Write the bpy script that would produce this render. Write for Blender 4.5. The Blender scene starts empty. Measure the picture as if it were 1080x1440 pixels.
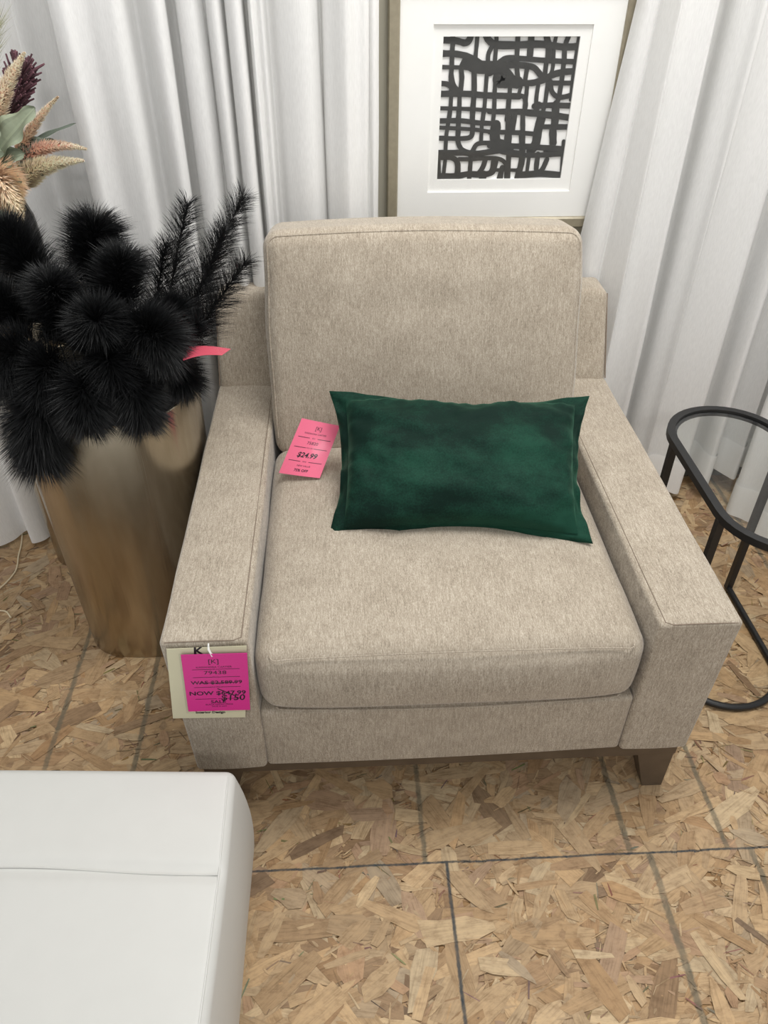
import bpy, math, random
from mathutils import Vector, Matrix, noise as mnoise
random.seed(7)
rnd = random.random
def ru(a, b): return a + (b - a) * random.random()
sc = bpy.context.scene
col = sc.collection
PI = math.pi

# ------------------------------------------------------------------ helpers
def link(o): col.objects.link(o); return o

class MB:
    """collects vertices and faces in world coordinates, then becomes one mesh object"""
    def __init__(s): s.v = []; s.f = []; s.c = []; s.uv = []
    def add(s, vs, fs):
        n = len(s.v); s.v += [tuple(p) for p in vs]; s.f += [tuple(i + n for i in f) for f in fs]
        return s
    def quad(s, a, b, c, d): return s.add([a, b, c, d], [(0, 1, 2, 3)])
    def box(s, x0, x1, y0, y1, z0, z1):
        vs = [(x, y, z) for z in (z0, z1) for y in (y0, y1) for x in (x0, x1)]
        return s.add(vs, [(0, 2, 3, 1), (4, 5, 7, 6), (0, 1, 5, 4), (2, 6, 7, 3), (0, 4, 6, 2), (1, 3, 7, 5)])
    def hexa(s, b, t):
        return s.add(list(b) + list(t), [(3, 2, 1, 0), (4, 5, 6, 7)] + [(i, (i + 1) % 4, 4 + (i + 1) % 4, 4 + i) for i in range(4)])
    def tube(s, pts, r, seg=8, closed=False, caps=True, flat=1.0):
        pts = [Vector(p) for p in pts]; n = len(pts)
        rs = r if isinstance(r, (list, tuple)) else [r] * n
        prev = None; rings = []
        for i, p in enumerate(pts):
            a = pts[(i - 1) % n] if (closed or i > 0) else p
            b = pts[(i + 1) % n] if (closed or i < n - 1) else p
            t = (b - a)
            t = t.normalized() if t.length > 1e-9 else Vector((0, 0, 1))
            if prev is None:
                u = t.orthogonal().normalized()
            else:
                u = prev - t * prev.dot(t)
                u = u.normalized() if u.length > 1e-6 else t.orthogonal().normalized()
            prev = u; w = t.cross(u)
            rings.append([p + (u * math.cos(2 * PI * k / seg) + w * math.sin(2 * PI * k / seg) * flat) * rs[i] for k in range(seg)])
        vs = [q for rg in rings for q in rg]; fs = []
        for i in range(n if closed else n - 1):
            j = (i + 1) % n
            for k in range(seg):
                l = (k + 1) % seg
                fs.append((i * seg + k, i * seg + l, j * seg + l, j * seg + k))
        if caps and not closed:
            fs.append(tuple(range(seg))[::-1]); fs.append(tuple((n - 1) * seg + k for k in range(seg)))
        return s.add(vs, fs)
    def rect_sweep(s, pts, w, h, closed=True):
        """rectangular bar swept along a flat (xy) path: w across, h vertical"""
        pts = [Vector(p) for p in pts]; n = len(pts); vs = []; fs = []
        for i, p in enumerate(pts):
            a = pts[(i - 1) % n]; b = pts[(i + 1) % n]
            t = (b - a); t.z = 0; t.normalize(); nn = Vector((t.y, -t.x, 0))
            for (sw, sh) in ((-1, -1), (1, -1), (1, 1), (-1, 1)):
                vs.append(p + nn * sw * w / 2 + Vector((0, 0, sh * h / 2)))
        for i in range(n):
            j = (i + 1) % n
            for k in range(4):
                l = (k + 1) % 4
                fs.append((i * 4 + k, j * 4 + k, j * 4 + l, i * 4 + l))
        return s.add(vs, fs)
    def loft(s, rings, cap0=True, cap1=True):
        n = len(rings[0]); vs = [q for r in rings for q in r]; fs = []
        for i in range(len(rings) - 1):
            for k in range(n):
                l = (k + 1) % n
                fs.append((i * n + k, i * n + l, (i + 1) * n + l, (i + 1) * n + k))
        if cap0: fs.append(tuple(range(n))[::-1])
        if cap1: fs.append(tuple((len(rings) - 1) * n + k for k in range(n)))
        return s.add(vs, fs)
    def build(s, name, m, parent=None, smooth=True, angle=40):
        o0 = Vector(parent['_w']) if parent is not None and '_w' in parent else Vector((0, 0, 0))
        me = bpy.data.meshes.new(name)
        me.from_pydata([(p[0] - o0.x, p[1] - o0.y, p[2] - o0.z) for p in s.v], [], s.f)
        if s.c:
            at = me.color_attributes.new('tone', 'FLOAT_COLOR', 'CORNER')
            buf = []
            for f, c in zip(s.f, s.c):
                for _ in f: buf += [c[0], c[1], c[2], 1.0]
            at.data.foreach_set('color', buf)
        if s.uv:
            ul = me.uv_layers.new(name='UVMap')
            ul.data.foreach_set('uv', s.uv)
        me.update()
        if smooth:
            me.polygons.foreach_set('use_smooth', [True] * len(me.polygons))
            if angle is not None: me.set_sharp_from_angle(angle=math.radians(angle))
        me.materials.append(m)
        o = link(bpy.data.objects.new(name, me))
        if parent is not None:
            o.parent = parent
            if '_w' in parent: o['_w'] = parent['_w']
        return o

def thing(name, label, cat, loc, group=None):
    o = link(bpy.data.objects.new(name, None)); o.empty_display_size = .05
    o.location = loc; o['_w'] = list(loc)
    o['label'] = label; o['category'] = cat
    if group: o['group'] = group
    return o
def tag(o, label, cat, group=None):
    o['label'] = label; o['category'] = cat
    if group: o['group'] = group
    return o
def struct(o): o['kind'] = 'structure'; return o

def axis_samples(h, r, nin, nr=4):
    r = min(r, h * .999)
    rim = [h - r + r * math.tan((k / nr) * PI / 4) for k in range(nr + 1)]
    inner = [-(h - r) + 2 * (h - r) * k / nin for k in range(nin + 1)]
    return [-x for x in rim[::-1]][:-1] + inner + rim[1:]

def soft_box(mb, x0, x1, y0, y1, z0, z1, r, n=(12, 12, 8), deform=None, nr=4):
    cx, cy, cz = (x0 + x1) / 2, (y0 + y1) / 2, (z0 + z1) / 2
    h = ((x1 - x0) / 2, (y1 - y0) / 2, (z1 - z0) / 2)
    ax = [axis_samples(h[i], r, n[i], nr) for i in range(3)]
    key = {}; vs = []; fs = []
    def vid(p):
        k = tuple(round(c, 6) for c in p)
        if k in key: return key[k]
        q = [max(-(h[i] - r), min(h[i] - r, p[i])) for i in range(3)]
        d = Vector([p[i] - q[i] for i in range(3)])
        if d.length > 1e-9: d = d.normalized() * r
        w = Vector(q) + d
        u = (w.x / h[0], w.y / h[1], w.z / h[2])
        w = Vector((w.x + cx, w.y + cy, w.z + cz))
        if deform: w = deform(w, u)
        key[k] = len(vs); vs.append(w); return key[k]
    for a in range(3):
        b, c = (a + 1) % 3, (a + 2) % 3
        for sgn in (-1, 1):
            for i in range(len(ax[b]) - 1):
                for j in range(len(ax[c]) - 1):
                    def P(ii, jj):
                        p = [0, 0, 0]; p[a] = sgn * h[a]; p[b] = ax[b][ii]; p[c] = ax[c][jj]; return vid(p)
                    q = (P(i, j), P(i + 1, j), P(i + 1, j + 1), P(i, j + 1))
                    fs.append(q if sgn > 0 else q[::-1])
    mb.add(vs, fs); return mb

def catmull(pts, k=6, closed=False):
    pts = [Vector(p) for p in pts]; n = len(pts); out = []
    for i in range(n if closed else n - 1):
        p1, p2 = pts[i], pts[(i + 1) % n]
        p0 = pts[i - 1] if (i > 0 or closed) else p1 * 2 - p2
        p3 = pts[(i + 2) % n] if (i + 2 < n or closed) else p2 * 2 - p1
        for j in range(k):
            t = j / k
            out.append(.5 * ((2 * p1) + (p2 - p0) * t + (2 * p0 - 5 * p1 + 4 * p2 - p3) * t * t + (3 * p1 - p0 - 3 * p2 + p3) * t ** 3))
    if not closed: out.append(pts[-1])
    return out
def bez(a, b, c, n=20):
    a, b, c = Vector(a), Vector(b), Vector(c)
    return [a * (1 - t) ** 2 + b * 2 * t * (1 - t) + c * t * t for t in [i / n for i in range(n + 1)]]

# ------------------------------------------------------------------ materials
def srgb(r, g, b):
    f = lambda c: c / 12.92 if c <= .04045 else ((c + .055) / 1.055) ** 2.4
    return (f(r / 255), f(g / 255), f(b / 255), 1)
class NT:
    def __init__(s, name):
        s.m = bpy.data.materials.new(name); s.m.use_nodes = True
        s.t = s.m.node_tree; s.n = s.t.nodes; s.l = s.t.links
        s.b = s.n['Principled BSDF']; s.out = s.n['Material Output']
    def node(s, typ, **k):
        n = s.n.new(typ)
        for a, v in k.items(): setattr(n, a, v)
        return n
    def math(s, op, a, b=None, c=None, clamp=False):
        n = s.node('ShaderNodeMath', operation=op, use_clamp=clamp)
        for i, x in enumerate((a, b, c)):
            if x is None: continue
            if isinstance(x, (int, float)): n.inputs[i].default_value = x
            else: s.l.new(x, n.inputs[i])
        return n.outputs[0]
    def coords(s, kind='Object', scale=(1, 1, 1)):
        tc = s.node('ShaderNodeTexCoord'); mp = s.node('ShaderNodeMapping')
        mp.inputs['Scale'].default_value = scale
        s.l.new(tc.outputs[kind], mp.inputs['Vector']); return mp.outputs[0]
    def noise(s, vec, scale=1, detail=3, rough=.5):
        n = s.node('ShaderNodeTexNoise'); n.inputs['Scale'].default_value = scale
        n.inputs['Detail'].default_value = detail; n.inputs['Roughness'].default_value = rough
        s.l.new(vec, n.inputs['Vector']); return n.outputs['Fac']
    def ramp(s, fac, stops):
        r = s.node('ShaderNodeValToRGB'); e = r.color_ramp.elements
        e[0].position, e[0].color = stops[0]; e[1].position, e[1].color = stops[-1]
        for p, c in stops[1:-1]:
            x = e.new(p); x.color = c
        s.l.new(fac, r.inputs[0]); return r.outputs[0]
    def mix(s, fac, a, b, mode='MIX'):
        n = s.node('ShaderNodeMix', data_type='RGBA', blend_type=mode)
        for sock, x in ((n.inputs[0], fac), (n.inputs[6], a), (n.inputs[7], b)):
            if isinstance(x, (int, float, tuple)): sock.default_value = x
            else: s.l.new(x, sock)
        return n.outputs[2]
    def bump(s, h, strength=.3, dist=.002):
        b = s.node('ShaderNodeBump'); b.inputs['Strength'].default_value = strength; b.inputs['Distance'].default_value = dist
        s.l.new(h, b.inputs['Height']); s.l.new(b.outputs[0], s.b.inputs['Normal'])
    def set(s, **k):
        for a, v in k.items(): s.b.inputs[a.replace('_', ' ')].default_value = v
        return s
    def color(s, c): s.l.new(c, s.b.inputs['Base Color'])

def plain(name, rgb, rough=.6, metal=0.0, var=.06, scale=40, spec=.5, bump=0.0):
    t = NT(name); v = t.coords(); f = t.noise(v, scale, 3)
    c = srgb(*rgb); lo = tuple(x * (1 - var) for x in c[:3]) + (1,); hi = tuple(min(1, x * (1 + var)) for x in c[:3]) + (1,)
    t.color(t.ramp(f, [(.3, lo), (.7, hi)]))
    t.b.inputs['Roughness'].default_value = rough; t.b.inputs['Metallic'].default_value = metal
    t.b.inputs['Specular IOR Level'].default_value = spec
    if bump: t.bump(f, bump, .002)
    return t.m

def mat_upholstery():
    t = NT('taupe_chenille')
    fine = t.noise(t.coords(scale=(900, 260, 260)), 1, 2, .65)
    wide = t.noise(t.coords(scale=(420, 55, 55)), 1, 3, .65)
    mott = t.noise(t.coords(scale=(14, 14, 14)), 1, 4, .6)
    a = t.math('MULTIPLY', fine, .5); b = t.math('MULTIPLY', wide, .36); c = t.math('MULTIPLY', mott, .14)
    f = t.math('ADD', t.math('ADD', a, b), c)
    t.color(t.ramp(f, [(.35, srgb(126, 115, 101)), (.5, srgb(163, 152, 136)), (.65, srgb(194, 184, 169))]))
    t.set(Roughness=.95, Sheen_Weight=.25, Sheen_Roughness=.5, Specular_IOR_Level=.15)
    t.bump(f, .35, .0015); return t.m
def mat_velvet():
    t = NT('green_velvet')
    n1 = t.noise(t.coords(scale=(3.6, 5, 8)), 1, 5, .62); n2 = t.noise(t.coords(scale=(300, 300, 300)), 1, 2)
    f = t.math('ADD', t.math('MULTIPLY', n1, .8), t.math('MULTIPLY', n2, .2))
    t.color(t.ramp(f, [(.42, srgb(5, 31, 24)), (.57, srgb(20, 60, 46))]))
    t.set(Roughness=.75, Sheen_Weight=.55, Sheen_Roughness=.35, Specular_IOR_Level=.15)
    t.b.inputs['Sheen Tint'].default_value = srgb(90, 150, 122)
    t.bump(n1, .5, .01); return t.m
def mat_curtain(name='white_sheer_cloth', lo=236, hi=245):
    t = NT(name)
    f = t.noise(t.coords(scale=(500, 500, 60)), 1, 2)
    c = t.ramp(f, [(.3, srgb(lo, lo, lo - 1)), (.7, srgb(hi, hi, hi - 1))])
    d = t.node('ShaderNodeBsdfDiffuse'); tr = t.node('ShaderNodeBsdfTranslucent'); tp = t.node('ShaderNodeBsdfTransparent')
    t.l.new(c, d.inputs[0]); t.l.new(c, tr.inputs[0])
    m1 = t.node('ShaderNodeMixShader'); m1.inputs[0].default_value = .12
    t.l.new(d.outputs[0], m1.inputs[1]); t.l.new(tr.outputs[0], m1.inputs[2])
    m2 = t.node('ShaderNodeMixShader'); m2.inputs[0].default_value = .04
    t.l.new(m1.outputs[0], m2.inputs[1]); t.l.new(tp.outputs[0], m2.inputs[2])
    t.l.new(m2.outputs[0], t.out.inputs[0]); return t.m
def mat_clear(name, tint=(1, 1, 1, 1), gloss=.06, rough=.03, opaque=0.0):
    t = NT(name)
    tp = t.node('ShaderNodeBsdfTransparent'); tp.inputs[0].default_value = tint
    gl = t.node('ShaderNodeBsdfGlossy'); gl.inputs['Roughness'].default_value = rough
    lw = t.node('ShaderNodeFresnel'); lw.inputs[0].default_value = 1.45
    ge = t.node('ShaderNodeNewGeometry')
    f = t.math('MULTIPLY', t.math('MULTIPLY', lw.outputs[0], gloss, clamp=True), t.math('SUBTRACT', 1.0, ge.outputs['Backfacing']))
    mx = t.node('ShaderNodeMixShader'); t.l.new(f, mx.inputs[0]); t.l.new(tp.outputs[0], mx.inputs[1]); t.l.new(gl.outputs[0], mx.inputs[2])
    t.l.new(mx.outputs[0], t.out.inputs[0]); return t.m
def mat_planter():
    t = NT('brushed_champagne_metal')
    st = t.noise(t.coords(scale=(9, 9, 2.2)), 1, 4, .6); br = t.noise(t.coords(scale=(240, 240, 6)), 1, 2)
    t.color(t.ramp(st, [(.3, srgb(158, 147, 128)), (.7, srgb(190, 181, 164))]))
    r = t.math('ADD', t.math('MULTIPLY', st, .2), .13); t.l.new(r, t.b.inputs['Roughness'])
    tn = t.node('ShaderNodeTangent', direction_type='RADIAL', axis='Z'); t.l.new(tn.outputs[0], t.b.inputs['Tangent'])
    t.set(Metallic=1.0, Anisotropic=.75, Anisotropic_Rotation=.25); t.bump(t.math('ADD', t.noise(t.coords(scale=(11, 11, .25)), 1, 2), t.math('MULTIPLY', br, .03)), .4, .02); return t.m
def mat_osb():
    t = NT('oriented_strand_board')
    at = t.node('ShaderNodeAttribute', attribute_name='tone')
    uv = t.node('ShaderNodeUVMap'); mp = t.node('ShaderNodeMapping'); mp.inputs['Scale'].default_value = (14, 260, 1)
    t.l.new(uv.outputs[0], mp.inputs[0])
    g = t.noise(mp.outputs[0], 1, 4, .65)
    mp2 = t.node('ShaderNodeMapping'); mp2.inputs['Scale'].default_value = (22, 45, 1); t.l.new(uv.outputs[0], mp2.inputs[0])
    g2 = t.noise(mp2.outputs[0], 1, 3, .6)
    gf = t.ramp(t.math('ADD', t.math('MULTIPLY', g, .6), t.math('MULTIPLY', g2, .4)), [(.3, (.60, .56, .50, 1)), (.5, (1, 1, 1, 1)), (.72, (1.2, 1.18, 1.14, 1))])
    c = t.mix(1.0, at.outputs['Color'], gf, 'MULTIPLY')
    wd = t.noise(t.coords(scale=(38, 60, 38)), 1, 5, .7)
    c = t.mix(1.0, c, t.ramp(wd, [(.32, (.74, .70, .66, 1)), (.5, (1, 1, 1, 1)), (.7, (1.1, 1.09, 1.07, 1))]), 'MULTIPLY')
    # broad tonal drift and worn dirt between boards
    tc = t.node('ShaderNodeTexCoord'); sp = t.node('ShaderNodeSeparateXYZ'); t.l.new(tc.outputs['Object'], sp.inputs[0])
    X, Y = sp.outputs[0], sp.outputs[1]
    w = t.noise(t.coords(scale=(9, 9, 9)), 1, 3); wob = t.math('MULTIPLY', t.math('SUBTRACT', w, .5), .012)
    ed = t.noise(t.coords(scale=(140, 140, 140)), 1, 3)
    def line(coord, c0, half, soft=.004):
        d = t.math('ABSOLUTE', t.math('SUBTRACT', t.math('MULTIPLY_ADD', wob, .25 if half < .004 else 1.0, coord), c0))
        d = t.math('ADD', d, t.math('MULTIPLY', t.math('SUBTRACT', ed, .5), .003 if half < .004 else .006))
        return t.math('SUBTRACT', 1.0, t.math('DIVIDE', t.math('SUBTRACT', d, half - soft / 2), soft), clamp=True)
    back = t.math('GREATER_THAN', Y, -.131); front = t.math('LESS_THAN', Y, -.131)
    ink = None
    for x0, half, side in [(-.356, .0055, back), (-.163, .0058, back), (.455, .005, back), (.866, .006, back), (1.064, .0055, back),
                           (.904, .0065, front), (1.112, .0055, front), (1.52, .006, back), (-.77, .006, back)]:
        l = t.math('MULTIPLY', line(X, x0, half), side)
        ink = l if ink is None else t.math('MAXIMUM', ink, l)
    wear = t.noise(t.coords(scale=(60, 25, 60)), 1, 4, .7)
    ink = t.math('MULTIPLY', ink, t.math('MULTIPLY_ADD', wear, 1.1, .12, clamp=True))
    c = t.mix(ink, c, srgb(92, 88, 74))
    j1 = line(Y, -.131, .0022, .002)
    j2 = t.math('MULTIPLY', line(X, .497, .0032, .003), front)
    j = t.math('MULTIPLY', t.math('MAXIMUM', j1, j2), t.math('MULTIPLY_ADD', wear, .9, .4, clamp=True))
    c = t.mix(j, c, srgb(44, 54, 60))
    t.color(c); t.set(Roughness=.62, Specular_IOR_Level=.3); t.bump(g, .25, .0008); return t.m
def mat_vcol(name, rough=.7, sheen=0):
    t = NT(name); at = t.node('ShaderNodeAttribute', attribute_name='tone')
    t.color(at.outputs['Color']); t.set(Roughness=rough, Sheen_Weight=sheen, Specular_IOR_Level=.25); return t.m

M = dict(
    cloth=mat_upholstery(), velvet=mat_velvet(), curtain=mat_curtain(), hem=mat_curtain('double_hem_cloth', 250, 254), planter=mat_planter(), osb=mat_osb(),
    seam=plain('taupe_thread', (128, 115, 102), .9, var=.15, scale=300, spec=.1),
    wood=plain('dark_taupe_wood', (84, 71, 57), .5, var=.14, scale=25),
    wall=plain('sage_beige_paint', (188, 184, 168), .8, var=.02, scale=8),
    base=plain('grey_baseboard_vinyl', (112, 112, 106), .6, var=.05),
    ottoman=plain('white_faux_leather', (196, 196, 192), .5, var=.012, scale=18, spec=.4, bump=.05),
    frame=plain('champagne_frame', (150, 142, 122), .42, .25, var=.08, scale=60),
    mat=plain('white_mat_board', (246, 246, 243), .85, var=.008),
    art_paper=plain('white_art_paper', (246, 246, 244), .9, var=.01),
    cutout=plain('charcoal_cut_paper', (58, 58, 56), .75, var=.16, scale=90),
    glass=mat_clear('picture_glass', gloss=.9),
    table_glass=mat_clear('table_glass', tint=(.93, .945, .94, 1), gloss=1.5),
    black_metal=plain('black_powder_coat', (24, 24, 25), .42, var=.12, scale=70),
    feather=plain('black_feather', (9, 11, 13), .55, var=.4, scale=60, spec=.5),
    stem=plain('black_stem', (10, 11, 12), .6, var=.2),
    pink_hot=plain('hot_pink_card', (226, 44, 148), .55, var=.01),
    pink=plain('light_pink_card', (255, 118, 152), .5, var=.012),
    pink_dull=plain('rose_pink_card', (222, 92, 112), .55, var=.03),
    cream=plain('cream_card', (222, 217, 186), .7, var=.015),
    ink=plain('dark_plum_ink', (44, 8, 40), .6, var=.05),
    marker=plain('black_marker_ink', (20, 12, 26), .5, var=.05),
    sleeve=mat_clear('clear_plastic_sleeve', tint=(.965, .965, .965, 1), gloss=.35, rough=.15),
    white_plastic=plain('white_plastic', (236, 236, 232), .4, var=.02),
    cord=plain('ivory_cord', (214, 200, 170), .5, var=.04),
    smoked=mat_clear('smoked_glass', tint=(.40, .385, .37, 1), gloss=1.0),
    bloom=mat_vcol('dried_bloom', .8, .1), leaf=mat_vcol('sage_leaf', .55),
    soil=plain('dark_foam', (16, 16, 16), .9, var=.2),
)

# ------------------------------------------------------------------ setting: floor, wall, baseboard
def build_floor():
    mb = MB()
    def put(poly, tone, uvs):
        mb.add(poly, [tuple(range(len(poly)))]); mb.c.append(tone)
        for u in uvs: mb.uv.extend(u)
    base = [(-1.6, -1.2, -.006), (2.3, -1.2, -.006), (2.3, 1.2, -.006), (-1.6, 1.2, -.006)]
    put(base, srgb(150, 118, 80), [(p[0], p[1]) for p in base])
    pal = [((190, 158, 116), 5), ((204, 174, 132), 5), ((178, 145, 104), 5), ((163, 128, 88), 4), ((146, 110, 74), 2.4), ((214, 190, 150), 2.4),
           ((176, 138, 108), 2), ((158, 122, 96), 1.2), ((122, 90, 60), .9), ((172, 152, 124), 1.5), ((92, 66, 46), .3)]
    tot = sum(w for _, w in pal)
    def pick():
        k = rnd() * tot
        for c, w in pal:
            k -= w
            if k <= 0: break
        c = tuple(x * .90 * .5 + y * .49 for x, y in zip(c, (177, 152, 121))); j = ru(.95, 1.05); h = ru(-3, 3)
        return srgb(min(255, c[0] * j + h), min(255, c[1] * j), min(255, c[2] * j - h))
    N = 34000
    for i in range(N):
        z = -.0055 + .0052 * i / N
        q = rnd()
        if i > N * .5 and q < .62: L, W = ru(.008, .04), ru(.001, .0055)
        elif q < .74: L, W = ru(.03, .09), ru(.006, .022)
        elif q < .95: L, W = ru(.06, .15), ru(.018, .05)
        else: L, W = ru(.02, .06), ru(.015, .04)
        a = ru(0, PI)
        if rnd() < .35: a = random.gauss(.35, .45)
        ca, sa = math.cos(a), math.sin(a)
        cx, cy = ru(-1.1, 1.95), ru(-1.0, 1.14)
        taper = ru(-.35, .35); sk = ru(-.4, .4) * W
        top = []; bot = []
        for k in range(4):
            u = -1 + 2 * k / 3
            ww = W / 2 * (1 + taper * u) * ru(.84, 1.1)
            if k in (0, 3): ww *= ru(.3, 1)
            else: ww *= ru(.85, 1.15)
            top.append((u * L / 2 + sk * .5 + ru(-.04, .04) * L, ww)); bot.append((u * L / 2 - sk * .5 + ru(-.04, .04) * L, -ww * ru(.8, 1.1)))
        loc = bot + top[::-1]
        tlt = ru(-.00035, .00035)
        poly = [(cx + p[0] * ca - p[1] * sa, cy + p[0] * sa + p[1] * ca, min(-.0001, z + tlt * p[0] / L)) for p in loc]
        o = (ru(0, 90), ru(0, 90))
        tone = pick()
        if W < .0045 and rnd() < .30: tone = tuple(x * ru(.35, .7) for x in tone[:3]) + (1,)
        put(poly, tone, [(p[0] + o[0], p[1] + o[1]) for p in loc])
    return struct(mb.build('floor', M['osb'], smooth=False))
build_floor()
WALL = 1.15
struct(MB().box(-1.6, 2.3, WALL, WALL + .08, -.006, 2.6).build('wall_back', M['wall'], smooth=False))
mb = MB(); soft_box(mb, -1.6, 2.3, WALL - .014, WALL - .001, 0, .062, .004, (2, 2, 2))
struct(mb.build('baseboard_back', M['base']))

# ------------------------------------------------------------------ curtains
def curtain(name, label, prof, z0, z1, sway=.006, hem_h=.115, seed=0, lift=0.0, slant=0.0):
    pts = catmull([(x, y, 0) for x, y in prof], 7)
    L = [0]
    for a, b in zip(pts, pts[1:]): L.append(L[-1] + (b - a).length)
    nz = 46
    def P(i, z, off=0.0):
        p = pts[i]; a = pts[max(0, i - 1)]; b = pts[min(len(pts) - 1, i + 1)]
        t = (b - a).normalized(); nrm = Vector((t.y, -t.x, 0))
        w = mnoise.noise(Vector((L[i] * 9 + seed, z * 1.1, seed))) * sway + mnoise.noise(Vector((L[i] * 26 + seed, z * 4.0, seed + 5))) * sway * .28
        flare = max(0, .5 - z) * .02 * mnoise.noise(Vector((L[i] * 7, 3.3 + seed, 0)))
        sl = slant * max(0, 1.36 - max(z, .75)) * max(0, 1 - L[i] / .16)
        return (p.x - sl + nrm.x * (w + off), p.y + nrm.y * (w + off) + flare, z)
    th = thing(name, label, 'curtain', (sum(p.x for p in pts) / len(pts), sum(p.y for p in pts) / len(pts), z0))
    n = len(pts)
    def zb(i): return z0 + lift * (.5 + .9 * mnoise.noise(Vector((L[i] * 8 + seed, 1.7, 0))))
    mb = MB(); vs = []
    for k in range(nz + 1):
        f = (k / nz) ** 1.25
        for i in range(n):
            zz = max(.004, zb(i)); vs.append(P(i, zz + (z1 - zz) * f))
    fs = [(k * n + i, k * n + i + 1, (k + 1) * n + i + 1, (k + 1) * n + i) for k in range(nz) for i in range(n - 1)]
    mb.add(vs, fs).build('drape', M['curtain'], th, angle=None)
    mb = MB(); vs = []
    for k in range(6):
        for i in range(n):
            zz = max(.004, zb(i)) - .001; vs.append(P(i, zz + hem_h * k / 5 * (1 + .12 * mnoise.noise(Vector((L[i] * 6, seed, 9)))), .0028))
    fs = [(k * n + i, k * n + i + 1, (k + 1) * n + i + 1, (k + 1) * n + i) for k in range(5) for i in range(n - 1)]
    mb.add(vs, fs).build('hem', M['hem'], th, angle=None)
    return th
main_l = [(-.275, 1.105), (-.262, 1.08), (-.254, 1.01), (-.243, .985), (-.222, .978), (-.205, .99), (-.18, 1.0), (-.15, .998), (-.125, 1.0), (-.113, 1.02), (-.106, 1.06),
          (-.096, 1.075), (-.075, 1.05), (-.055, 1.015), (-.038, 1.01), (-.028, 1.03), (-.03, 1.07), (-.018, 1.09), (-.01, 1.045), (.005, 1.02), (.03, 1.02), (.044, 1.045), (.05, 1.06),
          (.058, 1.03), (.068, 1.01), (.082, 1.012), (.088, 1.045), (.092, 1.06), (.098, 1.025), (.112, 1.005), (.128, 1.01), (.132, 1.05), (.134, 1.09), (.14, 1.04), (.15, 1.022), (.158, 1.045),
          (.17, 1.04), (.178, 1.065), (.19, 1.06), (.205, 1.035), (.235, 1.02), (.265, 1.022), (.283, 1.045), (.291, 1.07), (.298, 1.045), (.315, 1.03), (.335, 1.012), (.35, 1.01),
          (.37, 1.03), (.388, 1.035), (.394, 1.055), (.404, 1.045), (.414, 1.06), (.418, 1.09)]
curtain('curtain', 'white pleated curtain behind the black feathers, left of the framed picture', main_l, .012, 2.45, .006, seed=1)
side_l = [(-.24, 1.12), (-.29, 1.115), (-.33, 1.10), (-.352, 1.06), (-.37, 1.10), (-.42, 1.11), (-.47, 1.085), (-.50, 1.05), (-.53, 1.02), (-.548, .97), (-.556, .92), (-.575, .885), (-.605, .868),
          (-.62, .90), (-.638, .925), (-.665, .885), (-.70, .865), (-.745, .87), (-.77, .91), (-.80, .92), (-.84, .87), (-.90, .85)]
curtain('curtain', 'grey-white curtain in the left corner, hanging behind the pink and cream bouquet', side_l, .012, 2.45, .008, seed=4)
main_r = [(.985, 1.10), (.988, 1.07), (.998, 1.055), (1.015, 1.052), (1.035, 1.055), (1.05, 1.035), (1.062, 1.005), (1.069, .99), (1.076, 1.003), (1.10, 1.01), (1.13, 1.0), (1.146, .99), (1.153, 1.0),
          (1.146, 1.03), (1.142, 1.06), (1.155, 1.078), (1.18, 1.075), (1.189, 1.10), (1.199, 1.115), (1.208, 1.10), (1.209, 1.06), (1.218, 1.04), (1.24, 1.02), (1.252, 1.0), (1.262, 1.012), (1.30, 1.022), (1.345, 1.02),
          (1.378, 1.008), (1.388, 1.02), (1.382, 1.06), (1.388, 1.095), (1.41, 1.105), (1.432, 1.09), (1.438, 1.04), (1.448, 1.012), (1.462, 1.02), (1.466, 1.06), (1.475, 1.095), (1.50, 1.09), (1.525, 1.05), (1.54, 1.03), (1.555, 1.05), (1.565, 1.09), (1.60, 1.105), (1.63, 1.10)]
main_r = [(x - .024 * max(0, min(1, (x - 1.02) / .03)) * max(0, min(1, (1.5 - x) / .1)), y) for x, y in main_r]
curtain('curtain', 'white pleated curtain right of the framed picture, behind the black glass-topped table', main_r, .032, 2.45, .006, seed=8, lift=.034, slant=.075)
side_r = [(1.68, 1.085), (1.63, 1.07), (1.59, 1.03), (1.555, 1.0), (1.525, .965), (1.500, .945), (1.495, .918), (1.525, .89), (1.545, .86), (1.525, .82), (1.512, .785), (1.535, .75), (1.56, .71), (1.545, .66), (1.522, .62), (1.55, .57), (1.575, .52),
          (1.55, .47), (1.57, .42), (1.60, .36), (1.58, .3), (1.62, .22)]
curtain('curtain', 'white curtain at the right photo edge, coming forward beside the glass-topped table', side_r, .012, 2.45, .006, seed=13)

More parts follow.
